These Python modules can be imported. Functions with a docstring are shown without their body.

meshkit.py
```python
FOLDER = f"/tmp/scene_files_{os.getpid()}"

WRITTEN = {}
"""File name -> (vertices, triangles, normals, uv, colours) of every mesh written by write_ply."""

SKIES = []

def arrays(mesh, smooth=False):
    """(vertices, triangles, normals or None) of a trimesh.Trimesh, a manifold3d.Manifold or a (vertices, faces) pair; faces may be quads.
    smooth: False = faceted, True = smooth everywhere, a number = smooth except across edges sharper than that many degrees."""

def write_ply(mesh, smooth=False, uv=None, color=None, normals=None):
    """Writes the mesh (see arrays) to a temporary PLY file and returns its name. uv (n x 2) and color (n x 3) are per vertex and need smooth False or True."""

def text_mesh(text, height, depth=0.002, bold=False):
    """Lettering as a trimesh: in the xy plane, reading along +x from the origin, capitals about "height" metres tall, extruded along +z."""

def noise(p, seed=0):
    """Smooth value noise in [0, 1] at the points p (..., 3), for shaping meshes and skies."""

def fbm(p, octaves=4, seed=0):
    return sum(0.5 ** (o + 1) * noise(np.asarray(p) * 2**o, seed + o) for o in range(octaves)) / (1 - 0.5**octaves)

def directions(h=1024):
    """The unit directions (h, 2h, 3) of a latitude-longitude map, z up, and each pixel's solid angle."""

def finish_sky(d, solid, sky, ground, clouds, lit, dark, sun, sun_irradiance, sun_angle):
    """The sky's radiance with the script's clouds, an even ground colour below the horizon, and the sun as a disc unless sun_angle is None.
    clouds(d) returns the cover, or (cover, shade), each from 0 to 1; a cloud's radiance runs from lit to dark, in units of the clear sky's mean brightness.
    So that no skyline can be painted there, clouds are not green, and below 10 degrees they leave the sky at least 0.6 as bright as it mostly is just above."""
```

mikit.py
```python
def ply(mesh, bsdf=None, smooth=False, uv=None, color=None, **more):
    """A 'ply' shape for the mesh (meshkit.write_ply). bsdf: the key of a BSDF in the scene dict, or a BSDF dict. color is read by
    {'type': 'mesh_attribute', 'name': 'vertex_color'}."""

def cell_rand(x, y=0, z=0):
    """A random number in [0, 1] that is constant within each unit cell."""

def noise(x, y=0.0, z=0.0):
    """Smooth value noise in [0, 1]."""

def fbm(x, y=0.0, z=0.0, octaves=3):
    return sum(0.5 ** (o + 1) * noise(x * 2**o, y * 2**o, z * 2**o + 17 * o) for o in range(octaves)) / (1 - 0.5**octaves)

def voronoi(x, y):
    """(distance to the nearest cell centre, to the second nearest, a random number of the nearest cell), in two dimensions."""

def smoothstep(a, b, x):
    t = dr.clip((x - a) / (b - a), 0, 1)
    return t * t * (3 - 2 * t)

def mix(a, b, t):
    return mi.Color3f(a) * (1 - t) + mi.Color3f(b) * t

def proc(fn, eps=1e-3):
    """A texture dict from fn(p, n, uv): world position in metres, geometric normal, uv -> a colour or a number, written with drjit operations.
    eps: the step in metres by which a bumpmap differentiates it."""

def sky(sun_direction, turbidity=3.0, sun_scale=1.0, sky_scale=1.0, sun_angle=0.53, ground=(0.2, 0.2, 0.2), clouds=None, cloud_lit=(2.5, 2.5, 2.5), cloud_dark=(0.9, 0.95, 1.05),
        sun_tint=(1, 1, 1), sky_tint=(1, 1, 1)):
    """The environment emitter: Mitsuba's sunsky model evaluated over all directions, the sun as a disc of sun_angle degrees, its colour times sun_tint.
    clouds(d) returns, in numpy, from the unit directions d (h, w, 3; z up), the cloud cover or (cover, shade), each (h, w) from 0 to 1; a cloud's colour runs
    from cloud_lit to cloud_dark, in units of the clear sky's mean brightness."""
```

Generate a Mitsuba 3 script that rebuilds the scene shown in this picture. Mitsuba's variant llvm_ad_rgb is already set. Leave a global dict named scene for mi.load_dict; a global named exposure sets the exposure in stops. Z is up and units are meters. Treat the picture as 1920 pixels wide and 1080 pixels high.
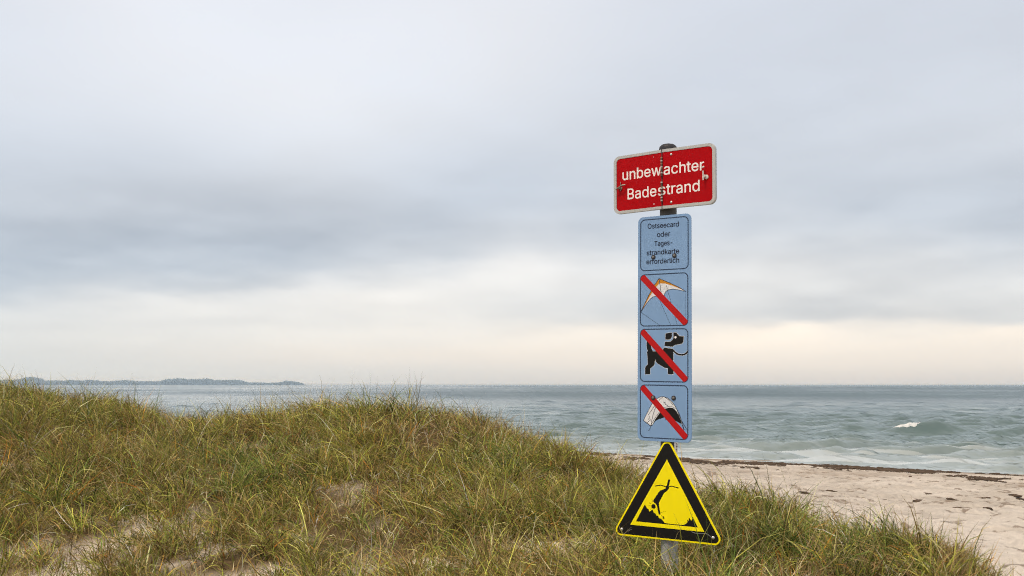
import math
import drjit as dr
import numpy as np, trimesh, mitsuba as mi, mikit, meshkit
from shapely.geometry import Polygon, LineString, Point, box as sbox
from shapely.ops import unary_union
from shapely import affinity
from scipy.interpolate import RBFInterpolator
T = mi.ScalarTransform4f
scene, labels = {}, {}

# ------------------------------------------------------------------ camera, sky, sun, exposure
EYE = np.array([0.0, 0.0, 4.0])                  # sea level is z = 0; the photographer stands on the dune
PITCH = math.radians(5.5297)
scene['camera'] = {'type': 'thinlens', 'fov': 54.43, 'fov_axis': 'x', 'aperture_radius': 0.0004, 'focus_distance': 3.62,
                   'near_clip': 0.1, 'far_clip': 40000.0,
                   'to_world': T().look_at(origin=EYE.tolist(), target=[0, math.cos(PITCH), 4 + math.sin(PITCH)], up=[0, 0, 1])}
exposure = 2.15
# cloud deck: (azimuth right of the view axis, elevation, cover, shade) of its banks
CLOUDS = [
          (-28.0, 18.82, 0.61, 0.26), (-20.1, 19.93, 0.58, 0.07), (-11.3, 20.73, 0.59, 0.13), (0.0, 21.1, 0.6, 0.19), (10.6, 20.77, 0.61, 0.34), (19.5, 19.99, 0.65, 0.43), (27.5, 18.9, 0.68, 0.48),
          (-27.8, 15.44, 0.64, 0.35), (-19.9, 16.36, 0.62, 0.21), (-11.2, 17.03, 0.61, 0.12), (-1.9, 17.33, 0.62, 0.23), (7.5, 17.2, 0.67, 0.44), (16.5, 16.66, 0.7, 0.51), (27.3, 15.5, 0.71, 0.51),
          (-27.6, 11.44, 0.73, 0.63), (-19.8, 12.13, 0.74, 0.6), (-11.1, 12.63, 0.7, 0.45), (-1.9, 12.86, 0.73, 0.58), (7.5, 12.76, 0.73, 0.55), (16.4, 12.36, 0.76, 0.62), (27.1, 11.49, 0.76, 0.63),
          (-27.5, 8.74, 0.8, 0.77), (-19.7, 9.26, 0.83, 0.8), (-11.0, 9.65, 0.83, 0.76), (-1.9, 9.82, 0.78, 0.68), (7.4, 9.75, 0.76, 0.64), (16.3, 9.44, 0.78, 0.65), (27.0, 8.77, 0.79, 0.68),
          (-27.4, 6.29, 0.78, 0.79), (-19.6, 6.67, 0.79, 0.77), (-11.0, 6.95, 0.81, 0.74), (-3.4, 7.06, 0.8, 0.65), (2.8, 7.07, 0.78, 0.38), (13.4, 6.88, 0.83, 0.49), (26.9, 6.32, 0.82, 0.56),
          (-1.8, 5.23, 0.82, 0.38), (13.3, 5.09, 0.84, 0.49), (26.8, 4.67, 0.83, 0.53), (-27.2, 3.29, 0.8, 0.53), (-19.5, 3.49, 0.82, 0.47), (-10.9, 3.63, 0.84, 0.43), (-1.8, 3.7, 0.85, 0.41),
          (7.3, 3.67, 0.88, 0.48), (16.2, 3.55, 0.87, 0.57), (26.8, 3.3, 0.87, 0.57), (-27.2, 2.34, 0.79, 0.54), (-19.5, 2.48, 0.83, 0.45), (-10.9, 2.58, 0.86, 0.37), (-1.8, 2.63, 0.9, 0.34),
          (7.3, 2.61, 0.95, 0.3), (18.9, 2.49, 0.97, 0.28), (26.7, 2.35, 0.99, 0.31), (-27.3, 4.6, 0.78, 0.74), (-19.6, 5.69, 0.8, 0.74), (-11.0, 6.55, 0.81, 0.72), (-4.9, 7.41, 0.8, 0.66),
          (-27.3, 3.67, 0.78, 0.53), (-19.5, 4.59, 0.8, 0.49), (-11.0, 5.35, 0.81, 0.41), (-4.9, 6.13, 0.8, 0.38), (-0.3, 6.83, 0.79, 0.37), (4.3, 3.84, 0.86, 0.5), (16.2, 3.73, 0.88, 0.59),
          (26.8, 3.52, 0.87, 0.58), (4.3, 3.29, 0.93, 0.33), (16.1, 3.2, 0.96, 0.29), (26.7, 3.0, 0.97, 0.31), (-27.2, 1.52, 0.77, 0.59), (-19.4, 1.61, 0.85, 0.52), (-10.9, 1.68, 0.93, 0.41),
          (-1.8, 1.71, 0.97, 0.37), (7.3, 1.7, 1.0, 0.33), (18.9, 1.62, 1.0, 0.34), (26.7, 1.53, 1.0, 0.36), (-27.1, 0.44, 0.57, 0.65), (-19.4, 0.46, 0.68, 0.59), (-10.9, 0.48, 0.75, 0.58),
          (-1.8, 0.49, 0.86, 0.53), (7.3, 0.49, 0.93, 0.49), (18.9, 0.46, 0.99, 0.47), (26.6, 0.44, 1.0, 0.5)]


def clouds(d):
    az = np.degrees(np.arctan2(d[..., 0], d[..., 1]))
    el = np.degrees(np.arcsin(np.clip(d[..., 2], -1, 1)))
    q = np.array(CLOUDS, float)
    p = np.stack([az, el], -1)
    deck = d[..., :2] / (np.maximum(d[..., 2:], 0) + 0.11)                # where the direction meets the flat cloud deck
    warp = np.stack([deck[..., 0], deck[..., 1], 0 * az], -1)
    n1 = meshkit.fbm(warp * 1.5, 4, 3) - 0.5
    n2 = meshkit.fbm(warp * 3.4 + 9, 5, 7) - 0.5
    e2 = el + (n1 * 1.1 + n2 * .5) * np.clip(el / 5, 0.08, 1.8)
    def g(a, e): return np.stack([np.clip(a, -29, 29) / 9.0, 3.2 * np.log1p(np.clip(e, 0, 21.5) / 2.0)], -1)
    blend = RBFInterpolator(g(q[:, 0], q[:, 1]), q[:, 2:], kernel='thin_plate_spline', smoothing=0.0004)     # smooth blend of the banks
    near = (np.abs(az) < 62) & (el < 46)
    cs = np.zeros(az.shape + (2,)); cs[near] = blend(g(az, e2)[near])
    c, s = cs[..., 0], cs[..., 1]
    # away from the view the same deck goes on: banks of the same two tones in stretched noise
    far = np.clip((np.abs(az) - 34) / 25, 0, 1); far = np.maximum(far, np.clip((el - 24) / 20, 0, 1)); far = far * far * (3 - 2 * far)
    c2 = 0.75 + 0.5 * n1; s2 = 0.34 + 0.7 * n1 + 0.5 * n2
    c = c * (1 - far) + c2 * far; s = s * (1 - far) + s2 * far
    return np.clip(c + 0.12 * n2 * np.clip(el / 8, 0, 1), 0, 1), np.clip(s + (0.12 * n1 + 0.21 * n2) * np.clip(el / 5, .15, 1.0), 0, 1)


scene['sky'] = mikit.sky([-0.30, -0.38, 0.88], turbidity=4, sun_scale=0.40, sun_angle=11, clouds=clouds,
                         cloud_lit=(1.9, 1.7, 1.44), cloud_dark=(.46, .525, .62), sky_tint=(1.43, 1.40, 1.27), sun_tint=(1.0, .96, .9))

# ------------------------------------------------------------------ helpers


def label(key, text, cat=None, group=None, kind=None):
    labels[key] = {'label': text}
    if cat: labels[key]['category'] = cat
    if group: labels[key]['group'] = group
    if kind: labels[key]['kind'] = kind


def put(key, mesh, bsdf, **k):
    scene[key] = mikit.ply(mesh, bsdf, **k)
    return key


def cat(ms): return trimesh.util.concatenate(ms)


def polys(g):
    return [p for p in getattr(g, 'geoms', [g]) if p.geom_type == 'Polygon' and p.area > 1e-9]


def ext(g, z0, z1):
    """shapely shape (metres) -> solid between z0 and z1"""
    ms = []
    for p in polys(g):
        m = trimesh.creation.extrude_polygon(p, z1 - z0, engine='earcut'); m.apply_translation([0, 0, z0]); ms.append(m)
    return cat(ms)


def mm(pts): return [(a / 1000.0, b / 1000.0) for a, b in pts]
def rrect(x0, y0, x1, y1, r): return sbox(x0 + r, y0 + r, x1 - r, y1 - r).buffer(r, 12)
def stroke(pts, w): return LineString(mm(pts)).buffer(w / 2000.0, 6)


def lathe(profile, n=32):
    m = trimesh.creation.revolve(np.array(profile, float), sections=n)
    if m.volume < 0: m.invert()
    return m


def capsule(a, b, r, n=10):
    a, b = np.array(a, float), np.array(b, float)
    m = trimesh.creation.capsule(height=np.linalg.norm(b - a), radius=r, count=[n, n])
    m.apply_transform(trimesh.geometry.align_vectors([0, 0, 1], (b - a) / np.linalg.norm(b - a))); m.apply_translation(a)
    return m


def diff(rgb): return {'type': 'twosided', 'b': {'type': 'diffuse', 'reflectance': {'type': 'rgb', 'value': list(rgb)}}}


def paint(rgb, rough=.4, spec=.18, metal=0.0):
    return {'type': 'principled', 'base_color': {'type': 'rgb', 'value': list(rgb)}, 'roughness': rough, 'specular': spec, 'metallic': metal}


def grime(rgb, amount=.22, scale=30.0, rough=.38, dark=(.25, .24, .22)):
    def fn(p, n, uv):
        a = mikit.fbm(p.x * scale, p.y * scale, p.z * scale * .35, 4)
        b = mikit.fbm(p.x * scale * 7, p.y * scale * 7, p.z * scale * 7, 2)
        t = mikit.smoothstep(.5, .8, a * .8 + b * .25) * amount
        return mikit.mix(mi.Color3f(list(rgb)) * (0.92 + 0.16 * a), mi.Color3f(list(dark)), t)
    return {'type': 'principled', 'base_color': mikit.proc(fn), 'roughness': rough, 'specular': .18}


def faded(rgb, rough, ior=1.3):
    """sheet paint: soft fading and faint vertical rain streaks, no grain"""
    def fn(p, n, uv):
        a = mikit.fbm(p.x * 5, p.y * 5, p.z * 3, 2)
        b = mikit.noise(p.x * 45, p.y * 45, p.z * 1.6)
        return mi.Color3f(list(rgb)) * (.90 + .14 * a + .07 * b)
    return {'type': 'roughplastic', 'diffuse_reflectance': mikit.proc(fn), 'alpha': rough ** 2, 'int_ior': ior, 'nonlinear': False}


# ------------------------------------------------------------------ materials
def sand_col(p, n, uv):
    a = mikit.fbm(p.x * .55, p.y * .55, 0, 4)
    b = mikit.fbm(p.x * 9, p.y * 9, 3, 3)
    g = mikit.noise(p.x * 260, p.y * 260, p.z * 260)
    c = mikit.mix(mi.Color3f(.415, .378, .335), mi.Color3f(.51, .470, .425), mikit.smoothstep(.3, .7, a))
    c = c * (.82 + .30 * b) * (.9 + .2 * g)
    sp = mikit.smoothstep(.64, .76, mikit.fbm(p.x * 3.1, p.y * 2.3, 2, 3))                    # weed and shell scraps, also painted shade for the footprint hollows
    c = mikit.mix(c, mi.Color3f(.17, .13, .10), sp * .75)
    w = mikit.smoothstep(.22, .03, p.z + .12 * (mikit.fbm(p.x * .5, p.y * .5, 8, 3) - .5))   # wet by the water's edge
    return mikit.mix(c, mi.Color3f(.24, .19, .15), w * .8)


def sand_bump(p, n, uv):
    return mikit.fbm(p.x * 7, p.y * 7, p.z * 7, 4) * .055 + mikit.fbm(p.x * 2.2, p.y * 2.2, 5, 2) * .10 + mikit.fbm(p.x * 60, p.y * 60, p.z * 60, 2) * .004


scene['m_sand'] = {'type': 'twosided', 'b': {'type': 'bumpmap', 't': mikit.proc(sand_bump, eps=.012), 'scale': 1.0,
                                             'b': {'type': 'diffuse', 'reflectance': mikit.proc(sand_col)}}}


scene['m_dune'] = {'type': 'twosided', 'b': {'type': 'bumpmap', 't': mikit.proc(lambda p, n, uv: mikit.fbm(p.x * 25, p.y * 25, p.z * 25, 4) * .02, eps=.004),
                                             'scale': 1.0, 'b': {'type': 'diffuse', 'reflectance': {'type': 'mesh_attribute', 'name': 'vertex_color'}}}}


def sea_col(p, n, uv):
    d = mi.Float(p.y)
    t = mikit.smoothstep(50, 260, d)
    m = mikit.fbm(p.x * .03, p.y * .012, 0, 3)
    near = mikit.mix(mi.Color3f(.105, .150, .150), mi.Color3f(.060, .100, .100), m)
    deep = mikit.mix(mi.Color3f(.035, .062, .078), mi.Color3f(.05, .085, .10), m)
    c = mikit.mix(near, deep, t)
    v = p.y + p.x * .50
    c = mikit.mix(c, mi.Color3f(.235, .275, .275), (1 - mikit.smoothstep(57, 84, v)) * .8)      # churned sand in the shallows, paled further for sky reflection painted in
    st = mikit.fbm(p.x * .06 + 3, (p.y + p.x * .42) * 1.3, 0, 3)                                 # thin foam lines in the shallows, pale reflection streaks painted in with them
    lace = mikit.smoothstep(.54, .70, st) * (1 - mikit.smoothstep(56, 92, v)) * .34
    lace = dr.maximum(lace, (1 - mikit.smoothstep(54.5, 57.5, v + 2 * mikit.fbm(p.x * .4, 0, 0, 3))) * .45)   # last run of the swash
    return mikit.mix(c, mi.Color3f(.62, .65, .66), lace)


def sea_rough(p, n, uv):
    lee = mikit.smoothstep(-.22, .12, p.x / p.y)                               # the bay is sheltered on the headland's side
    gust = mikit.fbm(p.x * .012, p.y * .0045, 0, 4) + .6 * mikit.fbm(p.x * .05, p.y * .016, 5, 3) - .8
    far = mikit.smoothstep(70, 420, p.y)
    return dr.clip(.14 + .26 * far * (.25 + .75 * lee) + .30 * gust * far, .10, .62)


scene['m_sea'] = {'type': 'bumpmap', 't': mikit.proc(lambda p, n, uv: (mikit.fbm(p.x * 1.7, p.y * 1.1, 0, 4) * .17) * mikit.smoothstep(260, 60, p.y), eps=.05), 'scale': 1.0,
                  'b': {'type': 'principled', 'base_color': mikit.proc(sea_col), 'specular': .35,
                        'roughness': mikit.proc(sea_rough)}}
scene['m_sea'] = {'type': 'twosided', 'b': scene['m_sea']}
scene['m_foam'] = diff((.56, .58, .59))
scene['m_weed'] = {'type': 'twosided', 'b': {'type': 'diffuse', 'reflectance': mikit.proc(
    lambda p, n, uv: mikit.mix(mi.Color3f(.048, .036, .027), mi.Color3f(.13, .095, .072), mikit.fbm(p.x * 4, p.y * 4, p.z * 4, 3)))}}
scene['m_grass'] = {'type': 'principledthin', 'base_color': {'type': 'mesh_attribute', 'name': 'vertex_color'}, 'roughness': .42, 'diff_trans': .3, 'spec_trans': 0.0}
scene['m_wood'] = diff((.05, .06, .04))
scene['m_land'] = diff((.08, .085, .05))
scene['m_red'] = faded((.40, .003, .006), .36, 1.15)
scene['m_white'] = paint((.80, .78, .78), .4)
scene['m_rim'] = faded((.47, .48, .485), 0.42)
scene['m_blue'] = faded((.205, .345, .580), .38, 1.3)
scene['m_black'] = paint((.008, .008, .011), .4)
scene['m_navy'] = paint((.012, .014, .03), .4)
scene['m_border'] = paint((.025, .042, .085), .4)
scene['m_inkedge'] = faded((.09, .155, .27), 0.38)
scene['m_bar'] = paint((.44, .008, .010), .4)
scene['m_orange'] = paint((.52, .22, .02), .4)
scene['m_pale'] = paint((.66, .68, .72), .4)
scene['m_yellow'] = faded((.90, .77, .002), 0.34)
scene['m_signblack'] = paint((.008, .0075, .007), .4)


def zinc(p, n, uv):
    a = mikit.fbm(p.x * 60, p.y * 60, p.z * 22, 3)
    b = mikit.fbm(p.x * 18, p.y * 18, p.z * 5, 3)
    c = mikit.mix(mi.Color3f(.22, .23, .24), mi.Color3f(.40, .415, .425), mikit.smoothstep(.3, .7, a))
    return mikit.mix(c, mi.Color3f(.24, .22, .19), mikit.smoothstep(.55, .75, b) * .7)


scene['m_zinc'] = {'type': 'principled', 'base_color': mikit.proc(zinc), 'metallic': .35, 'roughness': .5}
scene['m_dark_upper'] = grime((.075, .072, .066), .3, 25, .5, (.2, .18, .15))
scene['m_steel'] = paint((.62, .61, .59), .32, .5, .85)
scene['m_oldsteel'] = {'type': 'principled', 'base_color': mikit.proc(lambda p, n, uv: mikit.mix(mi.Color3f(.42, .38, .33), mi.Color3f(.12, .08, .06), mikit.noise(p.x * 300, p.y * 300, p.z * 300))), 'metallic': .6, 'roughness': .45}
scene['m_dullsteel'] = paint((.20, .19, .18), .5, .3, .3)
scene['m_latch'] = paint((.62, .61, .59), .4, .4)
scene['m_cap'] = paint((.035, .036, .042), .5)
scene['m_hinge'] = {'type': 'principled', 'base_color': {'type': 'mesh_attribute', 'name': 'vertex_color'}, 'metallic': .5, 'roughness': .45}

# ------------------------------------------------------------------ ground: dune and beach, one sheet
rng = np.random.default_rng(11)
SHX = [-4000, -400, -150, -40, -10, 0, 6.3, 9.6, 11.9, 16, 18.5, 21, 22.8, 40, 80, 200, 700, 4000]
SHY = [3600, 430, 195, 98, 72, 63.5, 58.0, 55.0, 53.0, 50.3, 48.0, 46.1, 44.6, 34, 16, -30, -200, -1500]
def shore(x): return np.interp(x, SHX, SHY)
# dune surface: (x, y, height above the eye)
DP = [(-3.86, 7.5, -.20), (-2.74, 7.2, -.33), (-2.1, 7.0, -.40), (-1.35, 7.0, -.375), (-.56, 6.6, -.335), (-.03, 6.2, -.405), (.39, 5.95, -.53), (.6, 5.6, -.63),
      (.81, 5.2, -.72), (1.13, 4.9, -.69), (1.28, 4.6, -.755), (1.44, 4.25, -.755), (1.65, 4.0, -.785), (1.8, 3.9, -.84), (1.9, 3.8, -.95), (2.3, 3.8, -1.3), (3.0, 3.9, -1.95), (4.5, 4, -2.9),
      (-6, 8, -.12), (-9, 8, -.2),
      (-9, 5, -.55), (-5, 5.2, -.58), (-3.5, 6.0, -.40), (-2.2, 5.0, -.66), (-1.4, 5.0, -.66), (-.6, 5.0, -.65), (.2, 4.9, -.68), (-.4, 5.8, -.50), (-1.5, 6.0, -.50), (-2.4, 6.0, -.50),
      (-3.5, 4.3, -.80), (-2.2, 4.2, -.82), (-1, 4.1, -.81), (0, 4.0, -.80), (.56, 3.6, -.77), (.45, 3.25, -.80), (1.1, 3.7, -.80), (1.5, 3.5, -.86), (1.8, 3.2, -1.0), (2.5, 3.0, -1.5),
      (-4, 2.5, -1.2), (-2, 2.5, -1.15), (0, 2.5, -1.1), (1.2, 2.5, -1.1), (-4, 0, -1.6), (0, 0, -1.6), (3, 0, -2.0), (6, 0, -2.9), (-9, 0, -1.6), (-9, -4, -1.8), (0, -4, -1.8), (5, -4, -2.4),
      (-6, 10, -1.1), (-3.9, 9.6, -1.2), (-2.0, 9.0, -1.35), (-.5, 8.5, -1.4), (.5, 7.9, -1.55), (1.2, 7.2, -1.6), (1.9, 6.4, -1.7), (2.3, 5.2, -1.55),
      (-6, 13, -2.9), (-2, 12.5, -3.0), (1, 11.5, -3.1), (3, 9.5, -3.05), (4, 7, -2.95), (6, 5, -3.3), (-9, 12, -2.2), (-9, 15, -3.2)]
_dp = np.array(DP, float)
_rbf = RBFInterpolator(_dp[:, :2], _dp[:, 2], kernel='thin_plate_spline', smoothing=0.004)


def dune_z(x, y):
    sh = np.shape(x)
    q = np.stack([np.ravel(x), np.ravel(y)], -1)
    qc = np.stack([np.clip(q[:, 0], -9, 6), np.clip(q[:, 1], -4, 15)], -1)
    z = np.concatenate([_rbf(qc[i:i + 40000]) for i in range(0, len(qc), 40000)])
    z = z - 0.25 * np.linalg.norm(q - qc, axis=1)
    z = z + 4.07
    p3 = np.stack([q[:, 0], q[:, 1], 0 * z], -1)
    z += (meshkit.fbm(p3 * 1.6, 3, 5) - .5) * .12 + (meshkit.fbm(p3 * 7, 3, 6) - .5) * .035
    return z.reshape(sh)


def beach_z(x, y):
    s = (shore(x) - y) * .8
    z = np.where(s > 0, .024 * s + .10 * np.exp(-((s - 3.2) / 1.6) ** 2), .035 * s)
    z = np.clip(z, -4, 1.6)
    p = np.stack([x, y, 0 * x], -1)
    f = meshkit.fbm(p * 2.1, 2, 21)
    foot = np.maximum(0, meshkit.noise(p * np.array([2.6, 2.0, 1]), 31) - .55) * .42        # trodden hollows
    rough = np.clip((s - 3) / 6, 0, 1)
    return z + ((f - .5) * .16 - foot) * rough


def ground_z(x, y):
    a, b = dune_z(x, y), beach_z(x, y)
    k = .25
    h = np.clip(.5 + .5 * (a - b) / k, 0, 1)
    return b * (1 - h) + a * h + k * h * (1 - h)


def steps(*seg):
    out = [seg[0][0]]
    for a, b, d in seg:
        n = max(1, int(round((b - a) / d))); out += list(np.linspace(a, b, n + 1)[1:])
    return np.array(out)


gx = steps((-4000, -400, 900), (-400, -60, 60), (-60, -10, 5), (-10, -5, .4), (-5, 3, .06), (3, 26, .16), (26, 40, .8), (40, 100, 10), (100, 400, 60), (400, 4000, 900))
gy = steps((-4000, -400, 900), (-400, -40, 60), (-40, -4, 4), (-4, 2.4, .4), (2.4, 8.6, .06), (8.6, 16, .2), (16, 58, .17), (58, 75, .6), (75, 200, 12), (200, 800, 100), (800, 4000, 800))
X, Y = np.meshgrid(gx, gy, indexing='ij')
Z = ground_z(X, Y)
V = np.stack([X, Y, Z], -1).reshape(-1, 3)
I = np.arange(X.size).reshape(X.shape)
Q = np.stack([I[:-1, :-1], I[1:, :-1], I[1:, 1:], I[:-1, 1:]], -1).reshape(-1, 4)
qc = V[Q].mean(1)
isd = (dune_z(qc[:, 0], qc[:, 1]) > beach_z(qc[:, 0], qc[:, 1])) & (np.abs(qc[:, 0]) < 60) & (qc[:, 1] < 60) & (qc[:, 1] > -60)


def submesh(q):
    u, inv = np.unique(q.ravel(), return_inverse=True); q2 = inv.reshape(-1, 4)
    return trimesh.Trimesh(V[u], np.vstack([q2[:, [0, 1, 2]], q2[:, [0, 2, 3]]]), process=False)


PATCH = [(-1.66, 4.42, .52, .32), (-1.85, 4.88, .36, .13), (.12, 4.28, .22, .17), (.30, 4.68, .19, .10), (-1.05, 4.1, .32, .14), (-2.1, 4.1, .40, .20), (-.35, 4.12, .25, .11), (-2.9, 5.6, .22, .10), (-1.0, 5.3, .2, .07), (.62, 4.8, .2, .09)]


def bare(x, y):
    """how bare of grass the sand is"""
    n = meshkit.fbm(np.stack([x * 3.2, y * 3.2, 0 * x], -1), 3, 91) - .5
    b = np.zeros_like(x)
    for cx, cy, a, c in PATCH: b = np.maximum(b, np.exp(-(((x - cx) / a) ** 2 + ((y - cy) / c) ** 2) / .85 + n * 3.6))
    return np.clip(b, 0, 1)


dm_ = submesh(Q[isd])
dv = np.array(dm_.vertices)
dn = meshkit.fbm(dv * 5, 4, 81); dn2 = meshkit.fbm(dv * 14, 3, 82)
lit = np.clip(1.2 - 1.35 * bare(dv[:, 0], dv[:, 1]) + (dn - .5) * 2.2, 0, 1)[:, None]         # litter and humus, darkened as painted shade in grass gaps; clean sand on patches
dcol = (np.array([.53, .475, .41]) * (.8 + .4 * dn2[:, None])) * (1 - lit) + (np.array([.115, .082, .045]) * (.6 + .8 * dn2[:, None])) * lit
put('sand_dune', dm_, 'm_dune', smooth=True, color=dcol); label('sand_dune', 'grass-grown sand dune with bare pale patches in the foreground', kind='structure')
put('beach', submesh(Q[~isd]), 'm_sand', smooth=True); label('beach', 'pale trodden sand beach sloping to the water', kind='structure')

# ------------------------------------------------------------------ sea
sr = np.concatenate([np.arange(40, 62, .3), np.arange(62, 130, .34), np.geomspace(130, 420, 150), np.geomspace(430, 6500, 60)])
sc_ = np.linspace(-1, 1, 460)
SY = np.repeat(sr[:, None], len(sc_), 1)
SX = sc_[None, :] * (SY * .66 + 14)
_wr = np.random.default_rng(5)
WAVES = [(_wr.uniform(.9, 5.5), _wr.normal(-.2, .38), _wr.uniform(0, 6.28)) for _ in range(32)]


def sea_z(x, y):
    s = (y - shore(x)) * .8                                   # metres offshore
    p = np.stack([x, y, 0 * x], -1)
    z = np.zeros_like(x)
    for lam, ang, ph in WAVES:                                # wind chop
        k = 2 * np.pi / lam
        gap = np.where(y < 130, .34, np.where(y < 430, .0079 * y, .047 * y))         # the grid carries only waves it can resolve
        z += np.clip(lam / (2.2 * gap) - 1, 0, 1) * .0185 * lam ** .5 * np.sin(k * (x * math.sin(ang) + y * math.cos(ang)) + ph)
    env = .45 + 1.1 * meshkit.fbm(p * np.array([.03, .05, 1]), 2, 41)
    lee = np.clip((x / y + .22) / .34, 0, 1); z *= (.35 + .65 * lee) * env * np.clip(s / 9 + .12, .12, 1) * np.clip(500 / np.maximum(y, 1), .1, 1)
    w = s + 3.0 * meshkit.fbm(p * np.array([.022, .05, 1]), 2, 43)         # swell lines running in to the shore
    ph = 2 * np.pi * w / 5.6
    crest = np.exp(2.6 * (np.cos(ph) - 1))
    amp = .09 * np.clip(meshkit.fbm(p * np.array([.04, .12, 1]), 2, 47) * 2.6 - .85, 0, 1.0)
    z += (crest - .22) * amp * np.exp(-((s - 22) / 26) ** 2) * np.clip(s / 5, 0, 1)
    for cx, cy, L, A in ((33.2, 82, 4.0, .46), (31.0, 92, 3.2, .50), (35.2, 81.4, 1.8, .55), (39, 80.3, 3, .24), (17.5, 79, 5.5, .20), (23, 75, 5, .14), (46, 96, 5, .2), (24.5, 46.9, 3.5, .13), (8, 95, 4, .22)):
        dy = y - cy - .25 * np.sin((x - cx) * .6) + .12 * (x - cx)
        prof = np.exp(-(dy / np.where(dy < 0, .8, 2.2)) ** 2)
        z += A * np.exp(-1.3 * ((x - cx) / L) ** 2) * prof
    return z


SZ = sea_z(SX, SY)
_rr = np.random.default_rng(77)
for _ in range(3600):                                     # short steep wavelets, each with its own crest
    wy = 46 + 190 * _rr.random() ** 1.7; wx0 = _rr.uniform(-.62, .62) * wy
    if wx0 < .02 * wy and _rr.random() < .6: continue
    off_ = (wy - shore(wx0)) * .8
    if off_ < 1 or (28 < wx0 < 39 and 76.5 < wy < 85): continue
    Lw = _rr.uniform(.35, 1.6) * (.6 + wy / 130); A = min(.02 + _rr.gamma(2.0, .038), .24) * min(1, off_ / 6 + .3); tl_ = _rr.normal(-.12, .10)
    r0, r1 = np.searchsorted(sr, [wy - 2.2, wy + 5])
    xx, yy = SX[r0:r1], SY[r0:r1]
    dy_ = yy - wy - tl_ * (xx - wx0) - .15 * np.sin((xx - wx0) * 1.1 + wy)
    SZ[r0:r1] += A * np.exp(-((xx - wx0) / Lw) ** 2) * np.exp(-(dy_ / np.where(dy_ < 0, .55, 1.5)) ** 2)
SV = np.stack([SX, SY, SZ], -1).reshape(-1, 3)
I = np.arange(SX.size).reshape(SX.shape)
SQ = np.stack([I[:-1, :-1], I[:-1, 1:], I[1:, 1:], I[1:, :-1]], -1).reshape(-1, 4)
put('sea', (SV, SQ), 'm_sea', smooth=True); label('sea', 'grey green sea with low waves reaching the horizon', kind='structure')
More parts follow.
